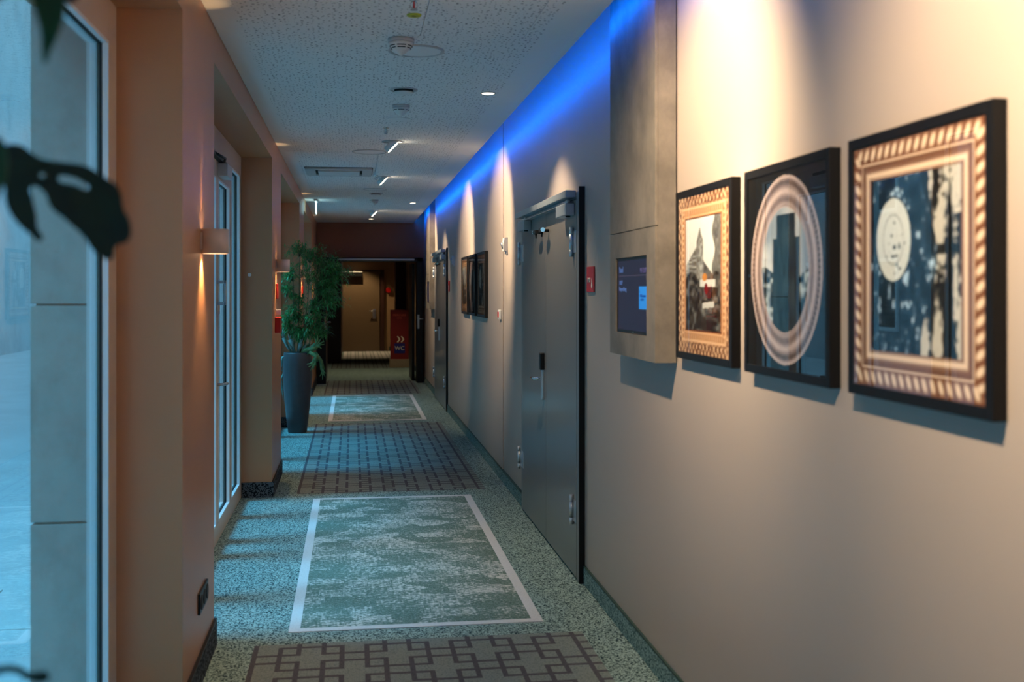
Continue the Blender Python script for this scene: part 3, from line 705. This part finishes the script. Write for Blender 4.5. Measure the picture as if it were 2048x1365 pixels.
def firesign(y, xw, label, h=.135, z=1.572):
    t = thing('fire_sign', (xw, y, z), label, 'sign')
    MB().box(xw-.008, xw-.001, y-.085, y+.085, z, z+h, .003).build('plate', M['red'], t)
    text('BMZ', .034, (xw-.009, y+.025, z+h*.47), '-X', M['print_white'], 'lettering', t)
    MB().prism([(y-.05, z+.055), (y-.035, z+.075), (y-.042, z+.05), (y-.028, z+.035), (y-.045, z+.02), (y-.062, z+.035)], 'x', xw-.0095, xw-.0085).build('flame', M['print_white'], t)
firesign(5.648, XR, 'small red fire sign between the nearer double door and the stone column')
firesign(14.12, XR2, 'small red fire sign on the near side of the farther double door')
o = MB().box(XR2-.008, XR2-.001, 16.85, 17.05, 1.47, 1.74, .003).build('wall_sign', M['red']); tag(o, 'tall red sign on the wall past the farther double door', 'sign')

# ------------------------------------------------------------------ wall lights on the piers
def spot(name, loc, d, energy, size, blend, col=(1, .78, .52), r=.02):
    l = bpy.data.lights.new(name, 'SPOT'); l.energy = energy; l.spot_size = math.radians(size); l.spot_blend = blend; l.color = col; l.shadow_soft_size = r
    o = bpy.data.objects.new(name, l); COL.objects.link(o); o.location = loc; o.rotation_euler = Vector(d).to_track_quat('-Z', 'Y').to_euler(); return o
def sconce(y, label):
    t = thing('wall_light', (XL, y, 1.78), label, 'wall lamp', 'drum wall lights on the piers')
    cx = XL+.055; r = .054; z0, z1 = 1.732, 1.832
    s = MB(); n = 40; P = lambda rr, z: [Vector((cx+rr*math.cos(2*math.pi*i/n), y+rr*math.sin(2*math.pi*i/n), z)) for i in range(n)]
    s.rings([P(r-.003, z0), P(r, z0), P(r, z1), P(r-.003, z1), P(r-.003, z0)], cap=False).build('shade', M['sconce'], t)
    MB().box(XL, cx-r+.006, y-.03, y+.03, z0+.015, z1-.015).build('wall_bracket', M['sconce'], t)
    MB().cyl((cx, y, z0+.004), (cx, y, z0+.012), r-.004, n=32).build('lens', M['sconce_lens'], t)
    MB().cyl((cx, y, z1-.012), (cx, y, z1-.004), r-.004, n=32).build('lens', M['sconce_lens'], t)
    a = spot('sconce_beam', (cx-.030, y, z0-.002), (-.10, 0, -1), 28.0, 84, 1.0, (1, .62, .28), .006); attach(a, t)
    a = spot('sconce_beam', (cx-.042, y, z1+.002), (-.03, 0, 1), 16.0, 18, .8, (1, .60, .26), .004); attach(a, t)
sconce(4.626, 'drum wall light on the nearest pier at left')
sconce(9.044, 'drum wall light on the second pier, left of the plant')
sconce(13.55, 'drum wall light on the third pier, seen through the plant leaves')
sconce(17.4, 'drum wall light on the last pier, seen through the plant leaves')

# socket, sensor, alarm devices
t = thing('wall_socket', (XL, 4.64, .33), 'black triple wall socket low on the nearest pier', 'socket')
MB().box(XL, XL+.010, 4.515, 4.762, .285, .370, .003).build('plate', M['black'], t)
for i in range(3):
    yy = 4.556+.082*i; MB().cyl((XL+.010, yy, .3275), (XL+.013, yy, .3275), .030, n=24).build('socket_ring', M['black_matt'], t)
o = MB().cyl((-.778, 8.60, 1.702), (-.778, 8.592, 1.702), .014, n=24).build('door_stop_button', M['pipe_white']); tag(o, 'small round white button on the side face of the second pier', 'button')
o = MB().box(XL, XL+.012, 9.03, 9.20, 1.515, 1.637, .003).build('alarm_sign', M['red']); tag(o, 'narrow red sign under the wall light on the second pier', 'sign')
t = thing('manual_call_point', (XL, 8.99, 1.24), 'red fire alarm box with small white unit above, on the second pier', 'alarm')
MB().box(XL, XL+.045, 8.90, 9.05, 1.245, 1.370, .006).build('housing', M['red'], t)
MB().box(XL, XL+.040, 9.02, 9.08, 1.385, 1.43, .004).build('white_unit', M['pipe_white'], t)
o = MB().box(XL, XL+.012, 13.55, 13.72, 1.515, 1.637, .003).build('alarm_sign', M['red']); tag(o, 'narrow red sign on the third pier, behind the plant leaves', 'sign')

# ------------------------------------------------------------------ ceiling fittings
def tilt(y, label, ey=0.45, e=250, size=80, blend=.6, ez=-.56):
    t = thing('tilted_spotlight', (.31, y, ZC), label, 'spotlight')
    s = MB(); n = 36; P = lambda r, z: [Vector((.31+r*math.cos(2*math.pi*i/n), y+r*math.sin(2*math.pi*i/n), z)) for i in range(n)]
    s.rings([P(.082, ZC-.001), P(.082, ZC-.006), P(.074, ZC-.007), P(.070, ZC-.001)], cap=False).build('trim_ring', M['white_grey'], t)
    # wedge head: a short drum swung down towards the wall
    d = Vector((.72, 0, -.70)).normalized(); c = Vector((.318, y, ZC-.046))
    MB().cyl(c-d*.045, c, .056, .062, n=36).build('lamp_head', M['pipe_white'], t)
    MB().cyl(c, c+d*.003, .054, n=36).build('lamp_face', M['lamp_tilt'], t)
    a = spot('tilted_spot_beam', c+d*.006, (.80, ey*.8, ez), e, size, blend, (1, .77, .50), .03); attach(a, t)
tilt(8.73, 'tilted ceiling spotlight nearest the camera, aimed at the right wall')
tilt(11.46, 'tilted ceiling spotlight beside the ceiling air unit')
tilt(16.35, 'tilted ceiling spotlight farthest away, near the black doorway', .5)
tilt(3.35, 'tilted ceiling spotlight above the near pictures, out of the picture', .35, 400, 92, .85, -.60)
tilt(1.55, 'tilted ceiling spotlight over the nearest picture, out of the picture', .25, 400, 92, .85, -.60)
tilt(-1.2, 'tilted ceiling spotlight behind the camera', .3, 250, 92, .85, -.60)
def down(x, y, label, e=80, z=ZC, col=(1, .80, .55), size=105):
    t = thing('downlight', (x, y, z), label, 'downlight')
    s = MB(); n = 32; P = lambda r, zz: [Vector((x+r*math.cos(2*math.pi*i/n), y+r*math.sin(2*math.pi*i/n), zz)) for i in range(n)]
    s.rings([P(.048, z-.0005), P(.048, z-.004), P(.038, z-.005), P(.036, z-.001)], cap=False).build('trim_ring', M['white_grey'], t)
    MB().cyl((x, y, z-.002), (x, y, z-.004), .036, n=28).build('lens', M['lamp'], t)
    a = spot('downlight_beam', (x, y, z-.012), (0, 0, -1), e, size, .5, col, .03); attach(a, t)
down(.80, 6.51, 'round recessed downlight before the nearer double door', 110)
down(.80, 14.79, 'round recessed downlight above the farther double door')
down(.30, 18.17, 'round recessed downlight in front of the black doorway', 12)
down(.35, 21.2, 'downlight in the hall just past the doorway', 85, 2.70, (1, .78, .48))
down(.15, 28.3, 'downlight in the hall in front of the brown door', 110, 2.70, (1, .74, .42), 100)

def sprinkler(x, y, label, red=False):
    t = thing('sprinkler', (x, y, ZC), label, 'sprinkler')
    MB().cyl((x, y, ZC), (x, y, ZC-.004), .022, n=20).cyl((x, y, ZC-.004), (x, y, ZC-.014), .008, n=12).build('base', M['chrome'], t)
    MB().tube([(x-.004, y, ZC-.012), (x-.014, y, ZC-.022), (x-.013, y, ZC-.036), (x, y, ZC-.046)], .0022, 8).tube([(x+.004, y, ZC-.012), (x+.014, y, ZC-.022), (x+.013, y, ZC-.036), (x, y, ZC-.046)], .0022, 8).build('yoke', M['chrome'], t)
    MB().cyl((x, y, ZC-.014), (x, y, ZC-.042), .003, .0045, n=10).build('bulb', M['red'] if red else M['steel'], t)
    MB().cyl((x, y, ZC-.046), (x, y, ZC-.049), .015, n=20).build('deflector', M['steel'], t)
sprinkler(.245, 4.44, 'sprinkler with red bulb at the top edge, nearest the camera', True)
sprinkler(.239, 7.99, 'sprinkler head before the nearest tilted spotlight')
sprinkler(.239, 11.30, 'sprinkler head beside the ceiling air unit')
t = thing('sprinkler_marker', (.26, 4.71, ZC), 'round yellow disc on the ceiling by the board joint', 'disc')
MB().cyl((.26, 4.71, ZC), (.26, 4.71, ZC-.006), .032, .030, n=32).build('disc', M['yellow'], t)
MB().cyl((.26, 4.71, ZC-.006), (.26, 4.71, ZC-.008), .010, n=16).build('centre', M['yellow_dark'], t)
def detector(x, y, label, s=1.0, rows=2):
    t = thing('smoke_detector', (x, y, ZC), label, 'smoke detector')
    MB().lathe((x, y, ZC), [(.062*s, 0), (.062*s, -.018*s)], 36).build('base', M['white_grey'], t)
    MB().lathe((x, y, ZC), [(.056*s, -.018*s), (.054*s, -.030*s), (.045*s, -.046*s), (.030*s, -.060*s), (.015*s, -.073*s), (.005*s, -.080*s)], 36).build('cover', M['pipe_white'], t)
    for k in range(rows):
        zz = -.036*s-.010*s*k; rr = (.0515-.006*k)*s
        for q in range(6):
            a0 = q*math.pi/3+.12; pts = [(x+(rr+.0006)*math.cos(a0+i*.16), y+(rr+.0006)*math.sin(a0+i*.16), ZC+zz) for i in range(6)]
            MB().tube(pts, .0020*s, 6).build('slot', M['black_matt'], t)
detector(.225, 5.17, 'white smoke detector in front of the large ceiling disc')
detector(.305, 7.02, 'white smoke detector second along the ceiling', .9, 1)
detector(.276, 14.37, 'smoke detector far along the ceiling, before the last tilted spotlight', .95, 1)
def disc(x, y, r, label, ring=True, slot=False):
    t = thing('ceiling_disc', (x, y, ZC), label, 'ceiling panel')
    n = 56; P = lambda rr, z: [Vector((x+rr*math.cos(2*math.pi*i/n), y+rr*math.sin(2*math.pi*i/n), ZC+z)) for i in range(n)]
    if ring: MB().rings([P(r, 0), P(r, -.006), P(r*.90, -.007), P(r*.88, -.001)], cap=False).build('ring', M['white_grey'], t)
    if slot:
        MB().cyl((x, y, ZC), (x, y, ZC-.017), r*.66, r*.70, n=n).build('dark_slot', M['black_matt'], t)
        MB().lathe((x, y, ZC), [(r*.70, -.016), (r*.72, -.019), (r*.6, -.023), (r*.2, -.026)], n).build('cover', M['pipe_white'], t)
    else: MB().cyl((x, y, ZC-.0005), (x, y, ZC-.004), r*.86 if ring else r, n=n).build('cover', M['ceil_smooth'], t)
    return t
disc(.31, 5.41, .138, 'large round ceiling cover behind the nearest smoke detector')
disc(.297, 6.47, .082, 'round air valve with dark slot in the ceiling', True, True)
disc(.315, 7.58, .080, 'plain round ceiling cover behind the second smoke detector', False)
disc(.146, 9.40, .15, 'round ceiling cover beyond the nearest tilted spotlight')
disc(.26, 12.85, .14, 'round ceiling cover before the farthest lamps')
disc(.28, 13.42, .085, 'far round air valve with dark slot', True, True)
disc(.435, 13.9, .05, 'small far round ceiling cover', False)

t = thing('ceiling_air_unit', (-.13, 10.95, ZC), 'square white air conditioning cassette in the ceiling at left', 'air conditioner')
MB().box(-.455, .195, 10.62, 11.27, ZC-.004, ZC, .001).build('shadow_gap', M['black_matt'], t)
MB().frame_yz(0, 1, 0, 1, 0, 1, .1).b.free()
MB().box(-.448, .188, 10.628, 10.72, ZC-.022, ZC-.003, .004).box(-.448, .188, 11.17, 11.262, ZC-.022, ZC-.003, .004).box(-.448, -.356, 10.72, 11.17, ZC-.022, ZC-.003, .004).box(.096, .188, 10.72, 11.17, ZC-.022, ZC-.003, .004).build('frame', M['white_grey'], t)
MB().box(-.356, .096, 10.72, 11.17, ZC-.008, ZC-.003).build('dark_slot', M['black_matt'], t)
MB().box(-.33, .07, 10.775, 11.13, ZC-.030, ZC-.008, .006).build('grille_panel', M['pipe_white'], t)

t = thing('exit_sign', (-.468, 14.5, 2.76), 'edge-lit exit sign panel hanging from the ceiling at left', 'sign')
MB().box(-.49, -.446, 14.34, 14.66, 2.735, 2.76, .003).build('housing', M['white_grey'], t)
MB().box(-.473, -.463, 14.35, 14.65, 2.585, 2.735, .001).build('lit_panel', M['exit'], t)

# ------------------------------------------------------------------ tall pot with bamboo and staghorn fern
PX, PY = -.608, 12.499
t = thing('potted_bamboo', (PX, PY, 0), 'bamboo and staghorn fern in a tall slate grey tapered pot', 'plant')
MB().lathe((PX, PY, 0), [(.100, 0), (.104, .01), (.122, .15), (.143, .36), (.157, .56), (.162, .68), (.160, .80), (.151, .885), (.147, .894), (.138, .892), (.134, .86)], 56).build('pot', M['pot'], t)
MB().lathe((PX, PY, 0), [(.137, .862), (.09, .875), (.03, .880)], 24).build('soil', M['soil'], t)
rnd = random.Random(11)
lb = bmesh.new()
def leaf(b, p, d, L, wd, droop, up=Vector((0, 0, 1))):
    d = d.normalized(); s = d.cross(up); s = s.normalized() if s.length > .01 else Vector((1, 0, 0))
    pts = []
    for k, (f, w_) in enumerate(((0, .1), (.3, 1), (.65, .7), (1, 0))):
        c = p+d*L*f-up*droop*L*f*f; pts.append((c-s*wd*w_/2, c+s*wd*w_/2, c))
    v = [b.verts.new(x) for x in (pts[0][2], pts[1][0], pts[1][1], pts[2][0], pts[2][1], pts[3][2])]
    for f in ((0, 1, 2), (1, 3, 4, 2), (3, 5, 4)): b.faces.new([v[i] for i in f])
stems = [((-.03, .00), (-.66, 12.47, 1.95)), ((.00, .02), (-.58, 12.52, 2.10)), ((.03, -.02), (-.46, 12.45, 2.02)), ((.05, .03), (-.30, 12.50, 1.86)), ((-.05, .03), (-.74, 12.52, 1.62)), ((.02, -.04), (-.40, 12.42, 1.60))]
cl_ = [(-.60, 2.05, .12), (-.50, 1.98, .11), (-.36, 2.03, .09), (-.30, 1.85, .15), (-.20, 1.87, .12), (-.11, 1.78, .11), (-.22, 1.66, .15), (-.33, 1.60, .13), (-.15, 1.50, .10), (-.68, 1.77, .11), (-.73, 1.60, .09), (-.62, 1.50, .09), (-.60, 1.34, .13), (-.71, 1.27, .12), (-.76, 1.15, .07), (-.50, 1.20, .14), (-.37, 1.28, .13), (-.58, 1.10, .11), (-.42, 1.42, .11), (-.32, 1.12, .08), (-.48, 1.74, .09)]
for (ox, oy), top in stems:
    p0 = Vector((PX+ox, PY+oy, .86)); p1 = Vector(top); mid = p0.lerp(p1, .5)+Vector((rnd.uniform(-.03, .03), 0, .04))
    pts = [p0, p0.lerp(mid, .5)+Vector((ox*.1, 0, 0)), mid, mid.lerp(p1, .5)+Vector((0, 0, .03)), p1]
    MB().tube(pts, [.0065, .006, .005, .004, .002], 8).build('stem', M['stem'], t)
tw = MB()
for (cx, cz, rr) in cl_:
    src = min(stems, key=lambda s: abs(s[1][0]-cx)); base = Vector((PX+src[0][0], PY, .86)).lerp(Vector(src[1]), min(1, max(.25, (cz-.95)/(src[1][2]-.86))))
    nb = int(34*rr/.13)
    for _ in range(nb):
        e = Vector((cx+rnd.gauss(0, rr*.6), PY+rnd.gauss(0, rr*.7), cz+rnd.gauss(0, rr*.5)))
        q = base.lerp(e, .5)+Vector((0, 0, .03)); tw.tube([base, q, e], [.0018, .0014, .0008], 4)
        for k in range(12):
            f = rnd.uniform(.45, 1.05); p = (q.lerp(e, (f-.45)/.6) if f > .45 else q)+Vector((rnd.uniform(-.02, .02), rnd.uniform(-.02, .02), rnd.uniform(-.02, .02)))
            out = (e-base).normalized()
            d = (out*.6+Vector((rnd.uniform(-1, 1), rnd.uniform(-1, 1), rnd.uniform(-.6, .5)))).normalized()
            leaf(lb, p, d, rnd.uniform(.05, .09), rnd.uniform(.009, .014), rnd.uniform(.1, .7))
for k in range(9):    # spray reaching right
    p = Vector((-.06+k*.012, PY, 1.80+.006*k)); 
    for s in (-1, 1): leaf(lb, p, Vector((.7, 0, .5*s)), .05, .011, .1)
fo = MB(); fo.b.free(); fo.b = lb; o = fo.build('foliage', M['leaf'], t, fix=False); o['kind'] = 'stuff'
o = tw.build('twigs', M['stem'], t); o['kind'] = 'stuff'
def frond(base, pts, w0, tips, mat, flip=1):
    """staghorn frond: a strap that forks into fingers"""
    b = MB(); P = [Vector(base)]+[Vector(p) for p in pts]
    def strap(P, w0, w1):
        n = len(P); L = []
        for i, p in enumerate(P):
            d = (P[min(i+1, n-1)]-P[max(i-1, 0)]).normalized(); s = d.cross(Vector((0, -1, .25))).normalized()
            w = w0+(w1-w0)*i/(n-1); L.append([p-s*w/2, p+Vector((0, -.004, 0)), p+s*w/2, p+Vector((0, .004, 0))])
        b.rings(L)
    strap(P, w0*.5, w0*1.5)
    e = P[-1]; d = (P[-1]-P[-2]).normalized()
    for tp in tips:
        q = e+Vector(tp); m = e+(Vector(tp)*.5)+d*.01
        strap([e-d*.015, m, q], w0*.55, w0*.14)
    return b.build('frond', mat, t)
fr = lambda *a: frond(*a)
fr((PX-.05, PY-.05, .87), [(-.72, PY-.06, .97), (-.755, PY-.08, 1.06)], .030, [(-.012, 0, .09), (.02, 0, .06), (-.03, 0, .04)], M['frond_pale'])
fr((PX-.02, PY-.06, .87), [(-.655, PY-.08, .97), (-.685, PY-.09, 1.04)], .038, [(-.02, 0, .06), (.012, 0, .05)], M['frond_pale'])
fr((PX+.01, PY-.05, .87), [(-.585, PY-.09, .94), (-.565, PY-.10, 1.00)], .036, [(.02, 0, .05), (-.012, 0, .05)], M['frond_pale'])
fr((PX+.03, PY-.06, .87), [(-.53, PY-.12, .92), (-.455, PY-.13, .93), (-.40, PY-.14, .97)], .055, [(.02, 0, .12), (.06, 0, .09), (.09, 0, .05), (.09, 0, .015), (.06, 0, -.03), (-.01, 0, .09)], M['frond'])
fr((PX+.08, PY-.06, .87), [(-.47, PY-.14, .90), (-.395, PY-.15, .86), (-.41, PY-.16, .80)], .048, [(-.07, 0, -.06), (-.05, 0, -.10), (-.02, 0, -.09), (.015, 0, -.05), (-.09, 0, -.03)], M['frond'])
fr((PX+.09, PY-.03, .87), [(-.40, PY-.10, .89), (-.345, PY-.10, .80), (-.33, PY-.10, .70)], .035, [(.00, 0, -.11), (.03, 0, -.08), (-.03, 0, -.07), (.04, 0, -.04)], M['frond'])
fr((PX-.09, PY-.03, .87), [(-.77, PY-.05, .84), (-.79, PY-.06, .74)], .024, [(-.015, 0, -.06), (.02, 0, -.05), (-.03, 0, -.02)], M['frond_pale'])
fr((PX-.09, PY-.01, .80), [(-.785, PY-.05, .60), (-.775, PY-.06, .48)], .020, [(-.02, 0, -.07), (.02, 0, -.05), (-.035, 0, -.01), (.02, 0, -.12)], M['frond_pale'])
for k in range(7):
    a = rnd.uniform(0, 6.28); fr((PX+.05*math.cos(a), PY+.05*math.sin(a), .87), [(PX+.09*math.cos(a), PY+.09*math.sin(a), .93), (PX+.12*math.cos(a), PY+.12*math.sin(a), .96)], .022, [(.02*math.cos(a), 0, .05), (.04*math.cos(a), 0, .02)], M['frond_pale'] if k % 2 else M['frond'])

# ------------------------------------------------------------------ monstera beside the camera, its leaves hanging into view
t = thing('potted_monstera', (-.95+.40, .72, 0), 'split-leaf monstera with backlit-dark leaves close to the camera at the left edge', 'plant')
QX, QY = -.46, .30
MB().lathe((QX, QY, 0), [(.11, 0), (.14, .3), (.145, .5), (.13, .5), (.12, .46)], 40).build('pot', M['pot'], t)
MB().lathe((QX, QY, 0), [(.13, .46), (.05, .47)], 24).build('soil', M['soil'], t)
FX, CY, CX = 2200.0, math.cos(YAW), math.sin(YAW)
def at(px, py, z):      # a point z metres in front of the camera
    a = (px-1024)/FX*z; return Vector((a*CY+z*CX, z*CY-a*CX, EYE-(py-582)/FX*z))
def mleaf(outline, z, mat, parent, holes=(), curve=.02, name='leaf', dz=None):
    """leaf blade of real thickness filled from an outline with holes; the blade is cupped"""
    cu = bpy.data.curves.new('tmp', 'CURVE'); cu.dimensions = '2D'; cu.fill_mode = 'BOTH'; cu.extrude = .0006
    c0 = np.mean(np.array(outline), 0)
    for loop in [outline]+list(holes):
        sp_ = cu.splines.new('BEZIER'); sp_.bezier_points.add(len(loop)-1); sp_.use_cyclic_u = True
        for bp, (x, y) in zip(sp_.bezier_points, loop):
            bp.co = ((x-c0[0])/FX*z, -(y-c0[1])/FX*z, 0); bp.handle_left_type = bp.handle_right_type = 'AUTO'
        sp_.resolution_u = 5
    to = bpy.data.objects.new('tmp', cu); COL.objects.link(to)
    me = bpy.data.meshes.new_from_object(to.evaluated_get(bpy.context.evaluated_depsgraph_get())); bpy.data.objects.remove(to)
    bm = bmesh.new(); bm.from_mesh(me); bmesh.ops.triangulate(bm, faces=bm.faces)
    bmesh.ops.subdivide_edges(bm, edges=[e for e in bm.edges if e.calc_length() > .02], cuts=2)
    o3 = at(c0[0], c0[1], z); R = Vector((CY, -CX, 0)); F = Vector((CX, CY, 0))
    for v in bm.verts:
        x, y, w = v.co; dep = curve*math.sin(x*18)+(dz(x, y) if dz else 0)
        v.co = o3+R*x+Vector((0, 0, 1))*y+F*(dep+w)
    bm.to_mesh(me); bm.free(); me.name = name; me.materials.clear(); me.materials.append(mat)
    return link(name, me, parent)
mleaf([(10, 345), (18, 300), (45, 292), (85, 318), (130, 325), (165, 330), (200, 352), (228, 375), (236, 415), (250, 445), (246, 480), (222, 492), (212, 518), (188, 508), (160, 470), (128, 438), (104, 415), (92, 385), (70, 375), (72, 400), (78, 430), (80, 455), (88, 482), (66, 468), (38, 438), (24, 405), (22, 372)], 1.30, M['monstera_backlit'], t, [[(116, 356), (138, 353), (160, 363), (172, 376), (148, 370)], [(84, 350), (90, 348), (94, 352), (88, 356)]], .018)
mleaf([(62, -60), (120, -60), (128, 0), (124, 40), (112, 75), (100, 105), (90, 126), (86, 110), (84, 70), (76, 30)], 1.05, M['monstera'], t, (), .01)
mleaf([(-60, 240), (-20, 270), (0, 276), (12, 310), (12, 345), (2, 380), (-30, 420), (-70, 380)], 1.12, M['monstera'], t, (), .01)
mleaf([(118, -20), (150, -20), (156, -4), (140, 6), (124, 4)], 1.06, M['monstera_backlit'], t, (), .004)
mleaf([(-30, 1338), (0, 1332), (38, 1334), (56, 1346), (92, 1348), (95, 1362), (50, 1360), (34, 1348), (0, 1348), (-30, 1370)], 1.15, M['monstera_backlit'], t, (), .006)
rt = Vector((QX, QY, .47))
for e_, r in ((at(14, 320, 1.30), .004), (at(90, -58, 1.05), .004), (at(-40, 300, 1.12), .004), (at(-20, 1350, 1.15), .005)):
    mid = rt.lerp(e_, .5)+Vector((-.16, -.04, .25 if e_.z > 1.3 else .1))
    MB().tube([rt, rt.lerp(mid, .5)+Vector((-.03, 0, .08)), mid, mid.lerp(e_, .6)+Vector((-.01, 0, .04)), e_], [.007, .006, .005, .004, .003], 8).build('stem', M['stalk'], t)
